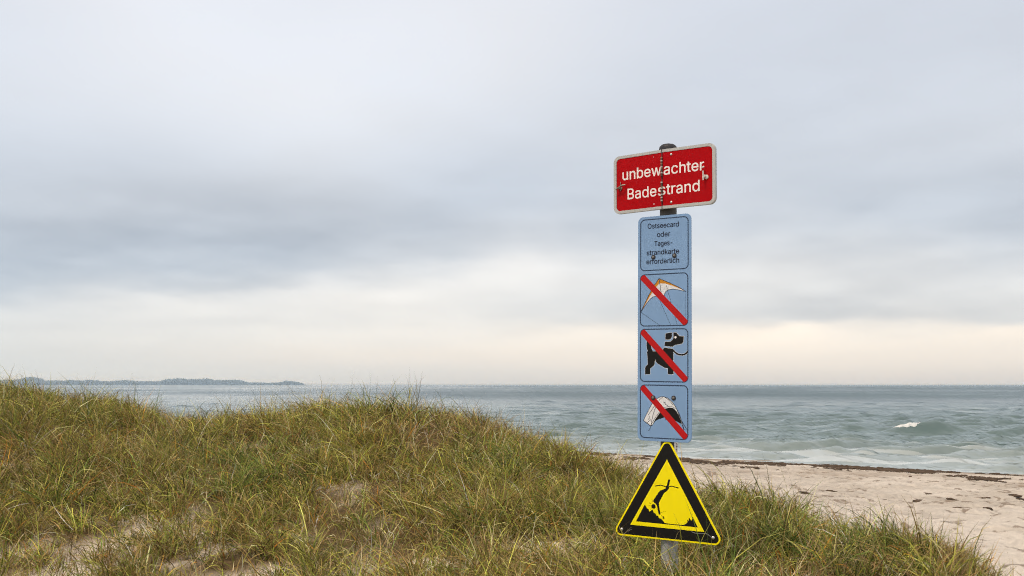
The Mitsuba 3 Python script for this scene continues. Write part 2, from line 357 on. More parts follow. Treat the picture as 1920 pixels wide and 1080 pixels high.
# the one breaking crest: a torn sheet of foam tumbling down the front of the wave
fx, ft = np.meshgrid(np.linspace(30.6, 33.3, 150), np.linspace(0, 1, 24), indexing='ij')
edge = np.clip(1 - np.abs((fx - 31.95) / 1.45) ** 2.2, 0, 1)
nz = meshkit.fbm(np.stack([fx * 3.4, ft * 5, 0 * fx], -1), 3, 61)
fy = 82.0 - (ft * .75) * (.15 + .85 * edge) + (nz - .5) * .45 - .12 * (fx - 33.2)
fz = sea_z(fx, fy) + (.03 + .17 * nz) * edge * np.sin(np.pi * np.clip(ft * .9 + .1, 0, 1)) - .03
I = np.arange(fx.size).reshape(fx.shape)
FQ = np.stack([I[:-1, :-1], I[1:, :-1], I[1:, 1:], I[:-1, 1:]], -1).reshape(-1, 4)
fm = (nz + .55 * edge).ravel()[FQ].mean(1)
FQ = FQ[fm > .50 + .14 * np.random.default_rng(3).random(len(FQ))]                   # torn, lacy margin
put('sea__whitecap', (np.stack([fx, fy, fz], -1).reshape(-1, 3), FQ), 'm_foam', smooth=True); label('sea__whitecap', 'white foam of the one breaking wave')

# ------------------------------------------------------------------ the far wooded headland
DIST = 4500.0
hp = np.array([(-260, 708), (-60, 709), (0, 711), (40, 710), (50, 705), (60, 705), (72, 711), (130, 712), (200, 713.5), (240, 713), (290, 714.5), (305, 711), (325, 709.5), (380, 709.5), (420, 711), (445, 712), (456, 716), (500, 717), (525, 716.5), (535, 714), (547, 714), (556, 716.5), (563, 719)], float)
lx = np.linspace(-280, 572, 160); lt = np.linspace(0, 1, 9)
LX, LT = np.meshgrid(lx, lt, indexing='ij')
wx = (LX - 960) / 1867 * DIST
gh = 5.0 * np.sin(np.pi * LT) ** .7 * np.clip((572 - LX) / 20, 0, 1)
I = np.arange(LX.size).reshape(LX.shape)
LQ = np.stack([I[:-1, :-1], I[1:, :-1], I[1:, 1:], I[:-1, 1:]], -1).reshape(-1, 4)
put('headland', (np.stack([wx, DIST - 40 + LT * 320, gh - .3], -1).reshape(-1, 3), LQ), 'm_land', smooth=True); label('headland', 'low far headland across the bay', kind='structure')
ico = trimesh.creation.icosphere(subdivisions=1)
ms = []
tr = np.random.default_rng(17)
for i in range(2200):
    px = tr.uniform(-270, 562)
    top = (721.5 - np.interp(px, hp[:, 0], hp[:, 1])) / 1867 * DIST + 3
    grove = meshkit.noise(np.array([px * .06, 0, 3.0]), 5)
    h = max(2.0, top * (.78 + .24 * grove) * tr.uniform(.86, 1.03)); row = tr.uniform(0, 1)
    r = min(tr.gamma(4, 1.2) + 2, h * .7)
    v = ico.vertices * np.array([r, r, h * .52]) * (1 + .3 * (tr.random((len(ico.vertices), 1)) - .5))
    ms.append(trimesh.Trimesh(v + [(px - 960) / 1867 * DIST, DIST + row * 90, h * .48], ico.faces, process=False))
put('far_woodland', cat(ms), 'm_wood', smooth=True); label('far_woodland', 'blue hazy wood covering the low headland on the horizon at left', 'woodland', kind='stuff')

# ------------------------------------------------------------------ seaweed: the wrack line and the loose clumps
ico0 = trimesh.creation.icosphere(subdivisions=1)


def weed_lumps(xs, ys, rs, flat, rg):
    vs, fs = [], []
    zz = ground_z(xs, ys)
    for i, (x, y, r, z) in enumerate(zip(xs, ys, rs, zz)):
        v = ico0.vertices * (1 + .7 * (rg.random((len(ico0.vertices), 1)) - .5)) * np.array([r * rg.uniform(.8, 2.2), r * rg.uniform(.7, 1.4), min(r, .1) * flat * rg.uniform(.5, 1.4)])
        a = rg.uniform(0, 3.14); c, s = math.cos(a), math.sin(a)
        v = np.stack([v[:, 0] * c - v[:, 1] * s, v[:, 0] * s + v[:, 1] * c, v[:, 2]], -1) + [x, y, z + min(r, .1) * flat * .25]
        vs.append(v); fs.append(ico0.faces + i * len(ico0.vertices))
    return trimesh.Trimesh(np.vstack(vs), np.vstack(fs), process=False)


wg = np.random.default_rng(23)
wx_ = wg.uniform(1, 30, 16000)
wl = meshkit.fbm(np.stack([wx_ * .5, 0 * wx_, 0 * wx_], -1), 3, 71)
off = 2.2 + (wl - .5) * 3.0 + wg.normal(0, .55, len(wx_)) + (wg.random(len(wx_)) < .35) * wg.uniform(.5, 2.4, len(wx_))
dens = meshkit.fbm(np.stack([wx_ * .9, off * 1.1, 0 * wx_], -1), 3, 73)
keep = (dens > .545) & (off > .5)
wx_, off = wx_[keep][:4200], off[keep][:4200]
put('seaweed_line', weed_lumps(wx_, shore(wx_) - off / .8, wg.gamma(3, .015, len(wx_)) + .018, .5, wg), 'm_weed', smooth=True)
label('seaweed_line', 'dark brown strip of washed up seaweed along the water edge', 'seaweed', kind='stuff')
CL = [(1502, 907, .30), (1547, 903, .38), (1648, 917.5, .30), (1708, 920, .30), (1728, 906, .13), (1770, 914.5, .28), (1835, 915, .30), (1890, 906, .40), (1903, 914, .30), (1876, 933, .28), (1838, 933, .2), (1780, 935, .22)]
CLT = ['leftmost loose seaweed clump, low and flat, on the beach sand', 'wide thin seaweed clump, second from the left on the beach', 'compact dark seaweed clump alone on the sand, third from the left', 'seaweed clump just left of the middle of the right beach, lowest of its neighbours',
       'tiny speck of seaweed close below the seaweed line', 'seaweed clump right below and beside the tiny speck', 'flat seaweed clump in the upper row, third from the right edge', 'widest seaweed clump, at the right edge just under the seaweed line',
       'seaweed clump at the right edge directly below the widest clump', 'rightmost seaweed clump of the lower row nearest the dune', 'small middle seaweed clump of the lower row nearest the dune', 'leftmost seaweed clump of the lower row nearest the dune']
for i, (px, py, r) in enumerate(CL):
    yy = 3.35 * 1867 / (py - 721); xx = (px - 960) / 1867 * yy
    n = 9 + int(r * 24)
    key = 'seaweed_clump' if i == 0 else f'seaweed_clump_{i:03d}'
    ex, ey = np.clip(wg.normal(0, .8, n), -1.4, 1.4), np.clip(wg.normal(0, .7, n), -1.1, 1.1)
    put(key, weed_lumps(np.r_[xx, xx + ex * r * .36], np.r_[yy, yy + ey * r * .36], np.r_[r * .30, wg.uniform(.022, .05, n)], .42, wg), 'm_weed', smooth=True)
    label(key, CLT[i], 'seaweed', 'loose seaweed clumps scattered on the beach')

# ------------------------------------------------------------------ signpost and its three signs
PX, PY = .56483, 3.6
LEAN = math.radians(.66)
AX = np.array([math.sin(LEAN), 0, math.cos(LEAN)])
PM = np.eye(4); PM[:3, 0] = [math.cos(LEAN), 0, -math.sin(LEAN)]; PM[:3, 1] = [0, 1, 0]; PM[:3, 2] = AX; PM[:3, 3] = [PX, PY, 4.0]
def at(m, M): m = m.copy(); m.apply_transform(M); return m


put('sign_post__pole', at(lathe([(.0, -1.25), (.03, -1.25), (.03, .862), (.027, .864), (0, .864)], 48), PM), 'm_zinc', smooth=40)
put('sign_post__dark_upper', at(cat([trimesh.creation.annulus(r_min=.0295, r_max=.0305, height=1.145, sections=48, transform=trimesh.transformations.translation_matrix([0, 0, .2825]))]), PM), 'm_dark_upper', smooth=40)  # thin darker tube round the upper length of the pole
put('sign_post__cap', at(lathe([(0, .845), (.033, .845), (.0335, .862), (.031, .871), (.024, .8775), (.012, .881), (0, .882)], 40), PM), 'm_cap', smooth=45)
ang = np.linspace(math.radians(-78), math.radians(-42), 10)
def wrap(z0, z1, a0, a1, r, n=8):
    a = np.linspace(a0, a1, n); v = np.array([(r * math.cos(t), r * math.sin(t), z) for t in a for z in (z0, z1)])
    return trimesh.Trimesh(v, [f for i in range(n - 1) for f in ((2 * i, 2 * i + 2, 2 * i + 3), (2 * i, 2 * i + 3, 2 * i + 1))], process=False)


put('sign_post__sticker', at(wrap(-.262, -.205, math.radians(-64), math.radians(-8), .0310), PM), 'm_white', smooth=True)
put('sign_post__sticker__scribble', at(cat([wrap(-.232 + d, -.2295 + d, math.radians(a), math.radians(b), .0313, 4) for d, a, b in ((0, -50, -30), (.006, -44, -34), (.011, -48, -32), (.017, -42, -28), (-.006, -46, -38), (-.012, -62, -50), (.021, -50, -40))] +
    [wrap(-.236, -.214, math.radians(-44), math.radians(-41), .0315, 2), wrap(-.224, -.208, math.radians(-34), math.radians(-31.5), .0315, 2)]), PM), 'm_black', smooth=True)
label('sign_post', 'round galvanised steel post with a black cap carrying three signs in the dune grass', 'sign post')
label('sign_post__dark_upper', 'darker upper length of the post')
label('sign_post__sticker', 'white scribbled sticker on the post')


def frame(C, yaw, roll):
    yaw, roll = math.radians(yaw), math.radians(roll)
    u0 = np.array([math.cos(yaw), -math.sin(yaw), 0]); v0 = np.array([0, 0, 1.0]); n = np.array([-math.sin(yaw), -math.cos(yaw), 0])
    M = np.eye(4); M[:3, 0] = math.cos(roll) * u0 + math.sin(roll) * v0; M[:3, 1] = -math.sin(roll) * u0 + math.cos(roll) * v0; M[:3, 2] = n; M[:3, 3] = np.array(C) + [0, 0, 4.0]
    return M


def plate(g, depth, ch=.0007):
    """a sheet-metal blank: front face at z = 0, softened front edge"""
    return cat([ext(g, -depth, -ch), ext(g.buffer(-ch), -ch, 0)])


def text(t, x0, y, w, cap, grow=0.0):
    """lettering as a shape: start x0, baseline y, width w and capital height (all mm), strokes thickened by grow"""
    m = meshkit.text_mesh(t, cap / 1000, .0008)
    up = m.faces[m.face_normals[:, 2] > .9]
    g = unary_union([Polygon(m.vertices[f][:, :2]).buffer(1e-6) for f in up])
    b = g.bounds
    return affinity.affine_transform(g, [w / 1000 / (b[2] - b[0]), 0, 0, 1, x0 / 1000 - b[0] * w / 1000 / (b[2] - b[0]), y / 1000]).buffer(grow / 1000, 3).simplify(.00005)


def bolt(x, y, r=.005, h=.004, washer=True):
    m = [lathe([(0, h), (r * .55, h * .93), (r * .88, h * .6), (r, h * .15), (r, -.002), (0, -.002)], 16)]
    if washer: m.append(lathe([(0, .0012), (r * 1.45, .0012), (r * 1.5, .0008), (r * 1.5, -.002), (0, -.002)], 20))
    m = cat(m); m.apply_translation([x / 1000, y / 1000, 0]); return m


def bracket(y, gap=.045, d=-.003):
    """clamp: two rails behind the plate and a band round the post"""
    z = -gap
    a = trimesh.creation.box([.11, .022, .012]); a.apply_translation([0, y / 1000, d - .006])
    ring = trimesh.creation.annulus(r_min=.0303, r_max=.0335, height=.022, sections=32)
    ring.apply_transform(trimesh.transformations.rotation_matrix(math.pi / 2, [1, 0, 0])); ring.apply_translation([0, y / 1000, z])
    return cat([a, ring])


# --- red sign: two leaves joined by a hinge
RM, LM = frame([.63, 3.4994, .7403], 35.0, -.65), frame([.4641, 3.6226, .7417], 38.5, -.44)
W, H = .2072, .2186
def leaf(outer_r): # right leaf in its own frame, hinge side at -x
    r, f = .025, 12
    full = rrect(-W / 2 - .1, -H / 2, W / 2, H / 2, r)
    cut = sbox(-W / 2 + .0012, -1, 1, 1)
    inner = rrect(-W / 2 - .1, -H / 2 + .0108, W / 2 - .0122, H / 2 - .0108, .0155)
    return full.intersection(cut), inner.intersection(cut)


gR, iR = leaf(0)
gL, iL = affinity.scale(gR, -1, 1, origin=(0, 0)), affinity.scale(iR, -1, 1, origin=(0, 0))
lab = {}
for key, M, g, inn in (('', RM, gR, iR), ('_001', LM, gL, iL)):
    k = 'bathing_beach_sign__leaf' + key
    put(k, at(plate(inn.buffer(-.0002), .004), M), 'm_red')
    put(k + '__rim', at(cat([ext(g.difference(inn), -.010, .0012), ext(g.buffer(-.0010).difference(inn.buffer(.0008)), .0012, .0019), ext(g.buffer(-.002), -.0095, -.0045)]), M), 'm_rim')
half = sbox(-W / 2 + .0014, -1, 1, 1)
for key, M, g in (('', RM, unary_union([text('achter', -97.0, 15.6, 157.0, 39.5, .5), text('trand', -87.5, -57.4, 129.8, 39.5, .5), text('s', -115.5, -57.6, 24.5, 39.5, .5).intersection(half)])),
                  ('_001', LM, unary_union([text('unbew', -64.7, 16.6, 164.0, 39.5, .5), text('Bade', -43.4, -58.2, 122.5, 39.5, .5), text('s', 86.0, -58.2, 24.5, 39.5, .5).intersection(affinity.scale(half, -1, 1, origin=(0, 0)))]))):
    put('bathing_beach_sign__leaf' + key + '__lettering', at(cat([ext(g, -.0004, .0006), ext(g.buffer(-.0007), .0006, .0008)]), M), 'm_white')
def hinge(y0, y1, n=13):
    vs, fs, cs, k = [], [], [], 0
    hg = np.random.default_rng(int(abs(y0) * 10))
    for i in range(n):
        a, b = y0 + (y1 - y0) * (i + .06) / n, y0 + (y1 - y0) * (i + .94) / n
        m = trimesh.creation.cylinder(radius=.0036 if i % 2 else .0042, segment=[[-.1042, a / 1000, .0035], [-.1042, b / 1000, .0035]], sections=14)
        col = (.42, .40, .37) if (i % 2 == 0) and hg.random() > .40 else ((.09, .065, .05) if hg.random() < .7 else (.25, .16, .10))
        vs.append(m.vertices); fs.append(m.faces + k); cs.append(np.tile(col, (len(m.vertices), 1))); k += len(m.vertices)
    m = cat([trimesh.creation.cylinder(radius=.0019, segment=[[-.1042, y0 / 1000, .0035], [-.1042, y1 / 1000, .0035]], sections=10)])
    vs.append(m.vertices); fs.append(m.faces + k); cs.append(np.tile((.05, .045, .04), (len(m.vertices), 1)))
    v = np.vstack(vs); v = v @ RM[:3, :3].T + RM[:3, 3]
    return trimesh.Trimesh(v, np.vstack(fs), process=False), np.vstack(cs)


for key, a, b in (('', 9, 81), ('_001', -82, -10)):
    m, c = hinge(a, b); put('bathing_beach_sign__hinge' + key, m, 'm_hinge', color=c)
put('bathing_beach_sign__gap_line', at(trimesh.creation.cylinder(radius=.0016, segment=[[-.1042, -.1085, .0015], [-.1042, .109, .0015]], sections=10), RM), 'm_cap')  # black rod added to stand for the dark gap between the leaves
for i, (x, y) in enumerate(((-67.5, 87), (-68.3, -87.5))):
    put('bathing_beach_sign__bolt' + (f'_{i:03d}' if i else ''), at(bolt(x, y, .0048, .003, False), RM), 'm_steel', smooth=40)
put('bathing_beach_sign__rivet', at(bolt(68.4, 86.7, .0016, .0012, False), LM), 'm_white'); put('bathing_beach_sign__rivet_001', at(bolt(68.5, -87.5, .0022, .0012, False), LM), 'm_white')
stud = lathe([(0, .013), (.0045, .012), (.006, .008), (.006, -.002), (0, -.002)], 16)
def mv(m, x, y): m = m.copy(); m.apply_translation([x / 1000, y / 1000, 0]); return m
put('bathing_beach_sign__latch', at(cat([mv(stud, 64.5, -9), capsule((.0633, -.0075, .016), (.0635, .0225, .016), .0026), capsule((.0635, .0225, .016), (.0625, .027, .004), .003), mv(lathe([(0, .005), (.0075, .004), (.0085, -.001), (0, -.001)], 16), 69, -11)]), RM), 'm_latch', smooth=40)
put('bathing_beach_sign__latch_001', at(cat([mv(stud, -75.5, -13), mv(lathe([(0, .006), (.0055, .004), (.0065, -.001), (0, -.001)], 16), -71.5, -14), capsule((-.0755, -.0130, .014), (-.056, -.0055, .014), .0026), capsule((-.056, -.0055, .014), (-.042, -.0015, .006), .0028),
    capsule((-.0722, -.0067, .004), (-.0721, .0256, .004), .0016)]), LM), 'm_oldsteel', smooth=40)
BR = RM.copy(); BR[:3, 3] += BR[:3, 0] * -.1058
put('bathing_beach_sign__bracket', at(bracket(87, .045, -.012), BR), 'm_zinc'); put('bathing_beach_sign__bracket_001', at(bracket(-87.5, .045, -.012), BR), 'm_zinc')
label('bathing_beach_sign', 'red folding sign with grey rim and white lettering at the top of the post', 'sign')
label('bathing_beach_sign__latch', 'upright bright latch at the right edge'); label('bathing_beach_sign__latch_001', 'rusty latch turned aside at the left edge')

# --- blue information sign
BM = frame([.5442, 3.5595, .2030], 35.0, -.957)
S = 'beach_rules_sign'
put(S + '__panel', at(plate(rrect(-.1058, -.405, .1058, .405, .021), .0035, .0009), BM), 'm_blue')
L1, L2, L3, L4 = .0003, .0005, .0007, .0009
def draw(key, g, h, mat): put(S + '__' + key, at(ext(g, -.0005, h), BM), mat)
panes = [(-94.4, 207.6, 94.2, 393.8), (-94.9, 6.0, 92.6, 192.4), (-94.3, -193.7, 92.3, -6.0), (-94.0, -393.9, 91.6, -206.6)]
rings = []
for i, (a, b, c, d) in enumerate(panes):
    o = rrect(a / 1000, b / 1000, c / 1000, d / 1000, .0165)
    rings.append(o)
    kb = 'border' + (f'_{i:03d}' if i else '')
    draw(kb, o.buffer(.0013).difference(o.buffer(-.0013)), L1 + .0001, 'm_border')
    draw(kb + '__ink_edge', o.buffer(.0023).difference(o.buffer(-.0023)), L1, 'm_inkedge')
for i in (1, 2, 3):
    a, b, c, d = [v / 1000 for v in panes[i]]
    bar = LineString([(a - .02, d + .02), (c + .02, b - .02)]).buffer((.0113 if i != 1 else .0116))
    draw('red_bar' + (f'_{i - 1:03d}' if i > 1 else ''), bar.intersection(rings[i].buffer(-.0008)), L4, 'm_bar')
tx = [('Ostseecard', -65.7, 360.6, 123.5), ('oder', -28.3, 328.1, 52.4), ('Tages-', -38.5, 295.2, 71.4), ('strandkarte', -69.6, 263.6, 128.5), ('erforderlich', -70.8, 230.8, 129.7)]
tg = unary_union([text(t, x, y, w, 17.6, .15) for t, x, y, w in tx])
draw('lettering', tg, L1 + .0001, 'm_navy'); draw('lettering__ink_edge', tg.buffer(.0007), L1, 'm_inkedge')
kR = [(-20.1, 176.4), (18.2, 160.8), (53.8, 144.2), (85.5, 126.0), (58.2, 138.5), (29.4, 149.8), (4.8, 156.9), (-17.8, 158.9)]
kL = [(-20.1, 176.4), (-38.2, 153.5), (-61.0, 117.3), (-93.5, 57.3), (-89.7, 61.3), (-72.4, 88.7), (-49.6, 123.0), (-31.4, 146.0), (-20.1, 157.9)]
wR = [(-19, 159.5), (4.8, 157.5), (29.4, 150.4), (58.2, 139), (83.5, 126.6), (53.8, 133.2), (33.8, 136.4), (18.2, 134.9), (7.0, 128.2), (1.4, 119.2), (0.3, 111.0), (-11.0, 103.2)]
wL = [(-17, 159.5), (-31.4, 146.6), (-49.6, 123.6), (-72.4, 89.3), (-91.3, 59.3), (-72.4, 84.6), (-56.4, 102.7), (-45.0, 110.5), (-29.1, 114.1), (-20.0, 112.8), (-10.5, 103.2)]
sail = unary_union([Polygon(mm(wR)), Polygon(mm(wL))]).buffer(.0004)
lead = unary_union([Polygon(mm(kR)), Polygon(mm(kL))])
draw('kite_drawing', sail, L1, 'm_pale')
draw('kite_drawing__edge', lead, L2, 'm_orange')
lines = [stroke([(-93.5, 57.3), (-61, 117.3), (-38.2, 153.5), (-20.1, 176.4), (18.2, 160.8), (53.8, 144.2), (85.5, 126)], 2.0), stroke([(83.5, 126.2), (53.8, 133.2), (33.8, 136.4), (18.2, 134.9), (7, 128.2), (1.4, 119.2), (.3, 111), (-11, 103.2), (-20, 112.8), (-29.1, 114.1), (-45, 110.5), (-56.4, 102.7), (-72.4, 84.6), (-92.5, 57.8)], 1.7),
         stroke([(-20.1, 176.4), (-15.5, 150), (-11.4, 125.8), (-10, 104)], 2.0)]
for a, b in (((8.1, 152.7), (51.5, 8.2)), ((-20, 103.5), (26, 7.7))):
    n = 15
    for j in range(n): lines.append(stroke([(a[0] + (b[0] - a[0]) * (j + .12) / n, a[1] + (b[1] - a[1]) * (j + .12) / n), (a[0] + (b[0] - a[0]) * (j + .8) / n, a[1] + (b[1] - a[1]) * (j + .8) / n)], 1.1))
lines += [stroke([(-93.6, 57), (-15.4, 6.6)], 1.1), stroke([(84, 124), (83.6, 36)], .35)]
draw('kite_drawing__outline', unary_union(lines).intersection(rings[1]), L3, 'm_navy')
ear = [(5.9, -25.7), (9.3, -21.7), (30.4, -19.9), (30.4, -32.1), (28.9, -37.1), (23.8, -42.3), (18.2, -43.5), (5.9, -43.3)]
head = [(37.5, -19.4), (47.5, -19.5), (59.1, -32.4), (76.7, -33.2), (74.4, -51.6), (71.5, -56.5), (67.9, -58.5), (49.2, -61.4), (41.5, -62.8), (32.6, -69.0), (2.6, -65.6), (4.8, -52.0), (20.4, -52.2), (27.1, -50.8), (33.3, -45.6), (37.1, -38.2)]
body = [(0.4, -72.9), (34.8, -77.5), (35.9, -89.5), (35.9, -113.7), (32.6, -121.7), (37.0, -153.8), (37.0, -165.8), (16.4, -166.1), (16.0, -144.3), (2.6, -144.0), (-26.6, -128.0), (-32.2, -122.0), (-33.8, -114.9), (-36.1, -114.9), (-37.8, -130), (-41, -136), (-55.5, -147.5), (-55.9, -166.8), (-74.6, -167.1), (-74.7, -142.6), (-64.0, -132.3), (-64.7, -113.9), (-67.5, -87.3), (-64.7, -85.7), (-67.6, -75), (-69.1, -62.8), (-68.6, -55), (-66.5, -48.5), (-63.0, -42.3), (-56, -44), (-50.3, -53.7), (-52.7, -62.9), (-51.1, -73.1), (-44.7, -85.7), (-30.0, -85.8), (-15.3, -84.4), (-4.1, -79.3)]
leash = [(34.2, -80.5), (40.4, -87.0), (49.2, -93.6), (58.0, -97.0), (68.9, -98.4), (79.8, -96.4), (87.5, -91.6), (92.0, -86.0)]
dog = unary_union([Polygon(mm(ear)).buffer(.0006), Polygon(mm(head)).buffer(.0006), Polygon(mm(body)).buffer(.0006), LineString(mm(leash)).buffer(.0029)]).intersection(rings[2])
draw('dog_drawing', dog.buffer(.0011), L1, 'm_pale'); draw('dog_drawing__silhouette', dog, L2, 'm_signblack'); draw('dog_drawing__eye', Point(.0448, -.0358).buffer(.0042), L3, 'm_white')
tw = [(-81.4, -333.9), (-69.6, -311.3), (-46.0, -270.5), (-28.4, -254.2), (-13.2, -246.9), (-1.5, -246.2), (14.7, -251.1), (33.2, -265.2), (44.6, -280.5), (60.6, -309.0), (69.7, -333.5), (76.4, -355.9), (70.8, -343.7), (58.3, -311.1), (46.9, -294.9), (35.5, -286.0), (21.7, -284.7), (5.5, -287.9), (-15.5, -303.2), (-34.2, -326.9), (-45.9, -348.4), (-52.9, -351.8)]
tb = [(-45.9, -348.4), (-34.2, -326.9), (-15.5, -303.2), (5.5, -287.9), (21.7, -284.7), (35.5, -286.0), (46.9, -294.9), (58.3, -311.1), (67.4, -331.5), (69.6, -340.7), (60.6, -336.9), (44.6, -330.3), (24.0, -320.7), (5.5, -318.2), (-6.1, -321.7), (-22.4, -327.5), (-34.1, -334.3)]
draw('tent_drawing', Polygon(mm(tw)).buffer(0), L1, 'm_pale'); draw('tent_drawing__opening', Polygon(mm(tb)).buffer(0), L2, 'm_signblack')
tl = [[(-51.8, -349.7), (-36.5, -324.9), (-17.8, -301.2), (3.1, -284.2), (21.7, -280.7), (35.5, -282.4), (44.6, -287.8)], [(-36.6, -278.7), (-50, -298), (-62.5, -313.2)], [(-33.0, -284.9), (-43.6, -312.6), (-50.6, -344.4)], [(-1.5, -265.1), (7.8, -274.3), (15.9, -279.2)],
      [(-53.0, -329.7), (-66.0, -340.7)], [(44.6, -280.5), (69.7, -331.4), (90.0, -361.5)], [(-52.9, -351.8), (-56.5, -366.7), (-63.5, -367.0)], [(70.8, -343.7), (76.4, -360.0), (82, -360.4)], [(-3.8, -246.7), (-20.2, -260.3)], [(1, -247), (18, -257), (36, -275)], [(-58, -318), (-57, -322), (-62, -330)], [(4, -266), (5, -274)], [(5, -325), (20, -332), (40, -341)],
      tw[:12]]
draw('tent_drawing__outline', unary_union([stroke(t, 1.7) for t in tl] + [stroke(tw[-2:] + tw[:1], 2.4)]), L3, 'm_navy')
for i, (x, y) in enumerate(((-42.5, 254.9), (40.8, 256.2), (-42.5, -251), (37.8, -250.5))):
    kb = S + '__bolt' + (f'_{i:03d}' if i else '')
    put(kb, at(bolt(x, y, .0052, .0062, False), BM), 'm_dullsteel', smooth=40)
    ws = lathe([(0, .0030), (.0080, .0028), (.0086, .0015), (.0086, -.002), (0, -.002)], 20); ws.apply_translation([x / 1000, y / 1000, 0])
    put(kb + '__washer', at(ws, BM), 'm_cap', smooth=40)
for i, y in enumerate((255, -251)):
    MB = BM.copy(); MB[:3, 3] += BM[:3, 0] * (-.006 - .00003 * y); put(S + '__bracket' + (f'_{i:03d}' if i else ''), at(bracket(y, .045, -.0042), MB), 'm_zinc')
label(S, 'tall pale blue sign with crossed out kite, dog and tent pictures', 'sign')
label(S + '__red_bar', 'red bar across the kite'); label(S + '__red_bar_001', 'red bar across the dog'); label(S + '__red_bar_002', 'red bar across the tent')

# --- yellow warning triangle
TM = frame([.54475, 3.56310, -.42344], 30.0, -1.205)
S = 'warning_sign'
def tri(inr, r):
    k = inr - r; s = 2 * math.sqrt(3) * k
    p = Polygon([(0, 2 * k), (-s / 2, -k), (s / 2, -k)])
    return p.buffer(r, 12) if r > 0 else p
put(S + '__panel', at(plate(tri(.1212, .021), .0035, .0009), TM), 'm_yellow')
put(S + '__border', at(ext(tri(.1152, .015).difference(tri(.0798, 0)), -.0005, .0003), TM), 'm_signblack')
rock = [(-82.4, -3.6), (-73.9, -17.2), (-68.2, -19.4), (-65.3, -28.2), (-52.8, -19.4), (-48.5, -30.7), (-42.9, -31.5), (-37.2, -40.5), (-32.2, -39.6), (-28.8, -47.0), (-20.5, -48.9), (-13.5, -54.7), (-7.9, -62.2), (20, -63.5), (61.9, -62.9), (70.0, -58.7), (76.7, -51.8), (75.4, -41.8), (80.8, -47.6), (82.1, -36.1), (84.5, -38), (90.2, -45.2), (92.9, -44.0), (95.9, -32.3), (114.4, -66.6), (-116.1, -66.2)]
torso = [(-3, 66), (6.6, 66), (8.0, 60.1), (5, 56), (-1.6, 48.4), (-11.3, 41.0), (-12.6, 38.0), (-30.5, 5.7), (-29.5, -2), (-38, -2), (-40, 1.6), (-48.7, 6.8), (-50.2, 11.9), (-25.2, 48.7), (-18.3, 50.2), (-3, 58)]
diver = unary_union([stroke([(8.4, 86.7), (2.5, 62.3)], 7.4), Polygon(mm(torso)).buffer(.0008), stroke([(-34.3, 2), (-26.7, -31.4)], 7.4), Point(-.0495, -.0082).buffer(.0082)])
wat = [stroke([(-43.5, 63.4), (-32.3, 66.3), (-21.1, 67.9), (-11.4, 65.7), (-5.5, 63.9)], 3.4), stroke([(10.4, 66.0), (20.4, 67.5), (31.4, 64.9), (42.4, 63.4)], 3.4)]
spl = [stroke([(-55.8, 19.2), (-54.3, 7.7)], .8), stroke([(-67, 4.1), (-59.9, -.5)], .8), stroke([(-69.7, -6.5), (-61.3, -6.4)], .8), stroke([(-20.6, -28.3), (-5.4, -21.4)], .9), stroke([(-61.2, -18.8), (-57, -16.6)], .8), stroke([(-71, -12), (-66, -11)], .5),
       Polygon(mm([(-16, -42), (-12, -38.5), (-8.5, -45), (-11, -49), (-15, -46.5), (-12.8, -44.5)])), Polygon(mm([(-21.5, -37.5), (-17, -38.5), (-16, -40.8), (-19, -40)]))]
def tdraw(key, g, h, mat): put(S + '__' + key, at(ext(g, -.0005, h), TM), mat)
tdraw('diver_drawing', diver, .0003, 'm_signblack'); tdraw('water_drawing', unary_union(wat), .0003, 'm_signblack'); tdraw('rock_drawing', Polygon(mm(rock)).buffer(0), .0003, 'm_signblack'); tdraw('splash_drawing', unary_union(spl), .0003, 'm_signblack')
tdraw('scratch', unary_union([stroke([(91.9, -82.8), (98, -85.6), (105.1, -86.6), (123.7, -85.6), (135, -84.2), (142.3, -84.4), (150, -86.6), (157.1, -90.7), (168.2, -101.9)], .9), stroke([(-144, -103), (-139, -98), (-133, -95.5)], .7)]), .0005, 'm_rim')
for i, (x, y) in enumerate(((-170.8, -98.5), (169.6, -96.5))):
    put(S + '__bolt' + (f'_{i:03d}' if i else ''), at(bolt(x, y, .0062, .005, False), TM), 'm_steel', smooth=40)
for i, y in enumerate((60, -80)):
    put(S + '__bracket' + (f'_{i:03d}' if i else ''), at(bracket(y, .042, -.0042), TM), 'm_zinc')
label(S, 'yellow and black warning triangle with a diver hitting rocks, lowest on the post', 'sign')

# ------------------------------------------------------------------ dune grass
gr = np.random.default_rng(101)
def crest_y(x): return np.interp(x, [-6, -3.86, -2.74, -2.1, -.56, -.03, .39, .6, .81, 1.13, 1.28, 1.44, 1.65, 1.9, 2.3], [8, 7.5, 7.2, 7.0, 6.6, 6.2, 5.95, 5.6, 5.2, 4.9, 4.6, 4.25, 4.0, 3.85, 3.8])


def sample(n, clump=False):
    """points on the dune where grass grows, thinner outside the part in view"""
    out = []
    while sum(map(len, out)) < n:
        x = gr.uniform(-6.2, 3.0, 4 * n); y = gr.uniform(2.3, 9.2, 4 * n)
        back = y - crest_y(x)
        w = np.where(back < .5, 1, np.clip(1 - (back - .5) / 1.2, .06, 1))
        side = np.abs(x) - (.53 * y + .25); w = w * np.where(side > 0, np.clip(.5 - side * .6, .06, 1), 1)
        w = w * np.clip((y - 2.75) / .35, .10, 1)
        w = w * np.clip((2.45 - x) / .5, 0, 1)
        if clump: w = w * np.clip((meshkit.fbm(np.stack([x * 2.4, y * 2.4, 0 * x], -1), 3, 93) - .40) * 7, .14, 1)
        k = gr.random(len(x)) < w
        out.append(np.stack([x[k], y[k]], -1))
    return np.vstack(out)[:n]


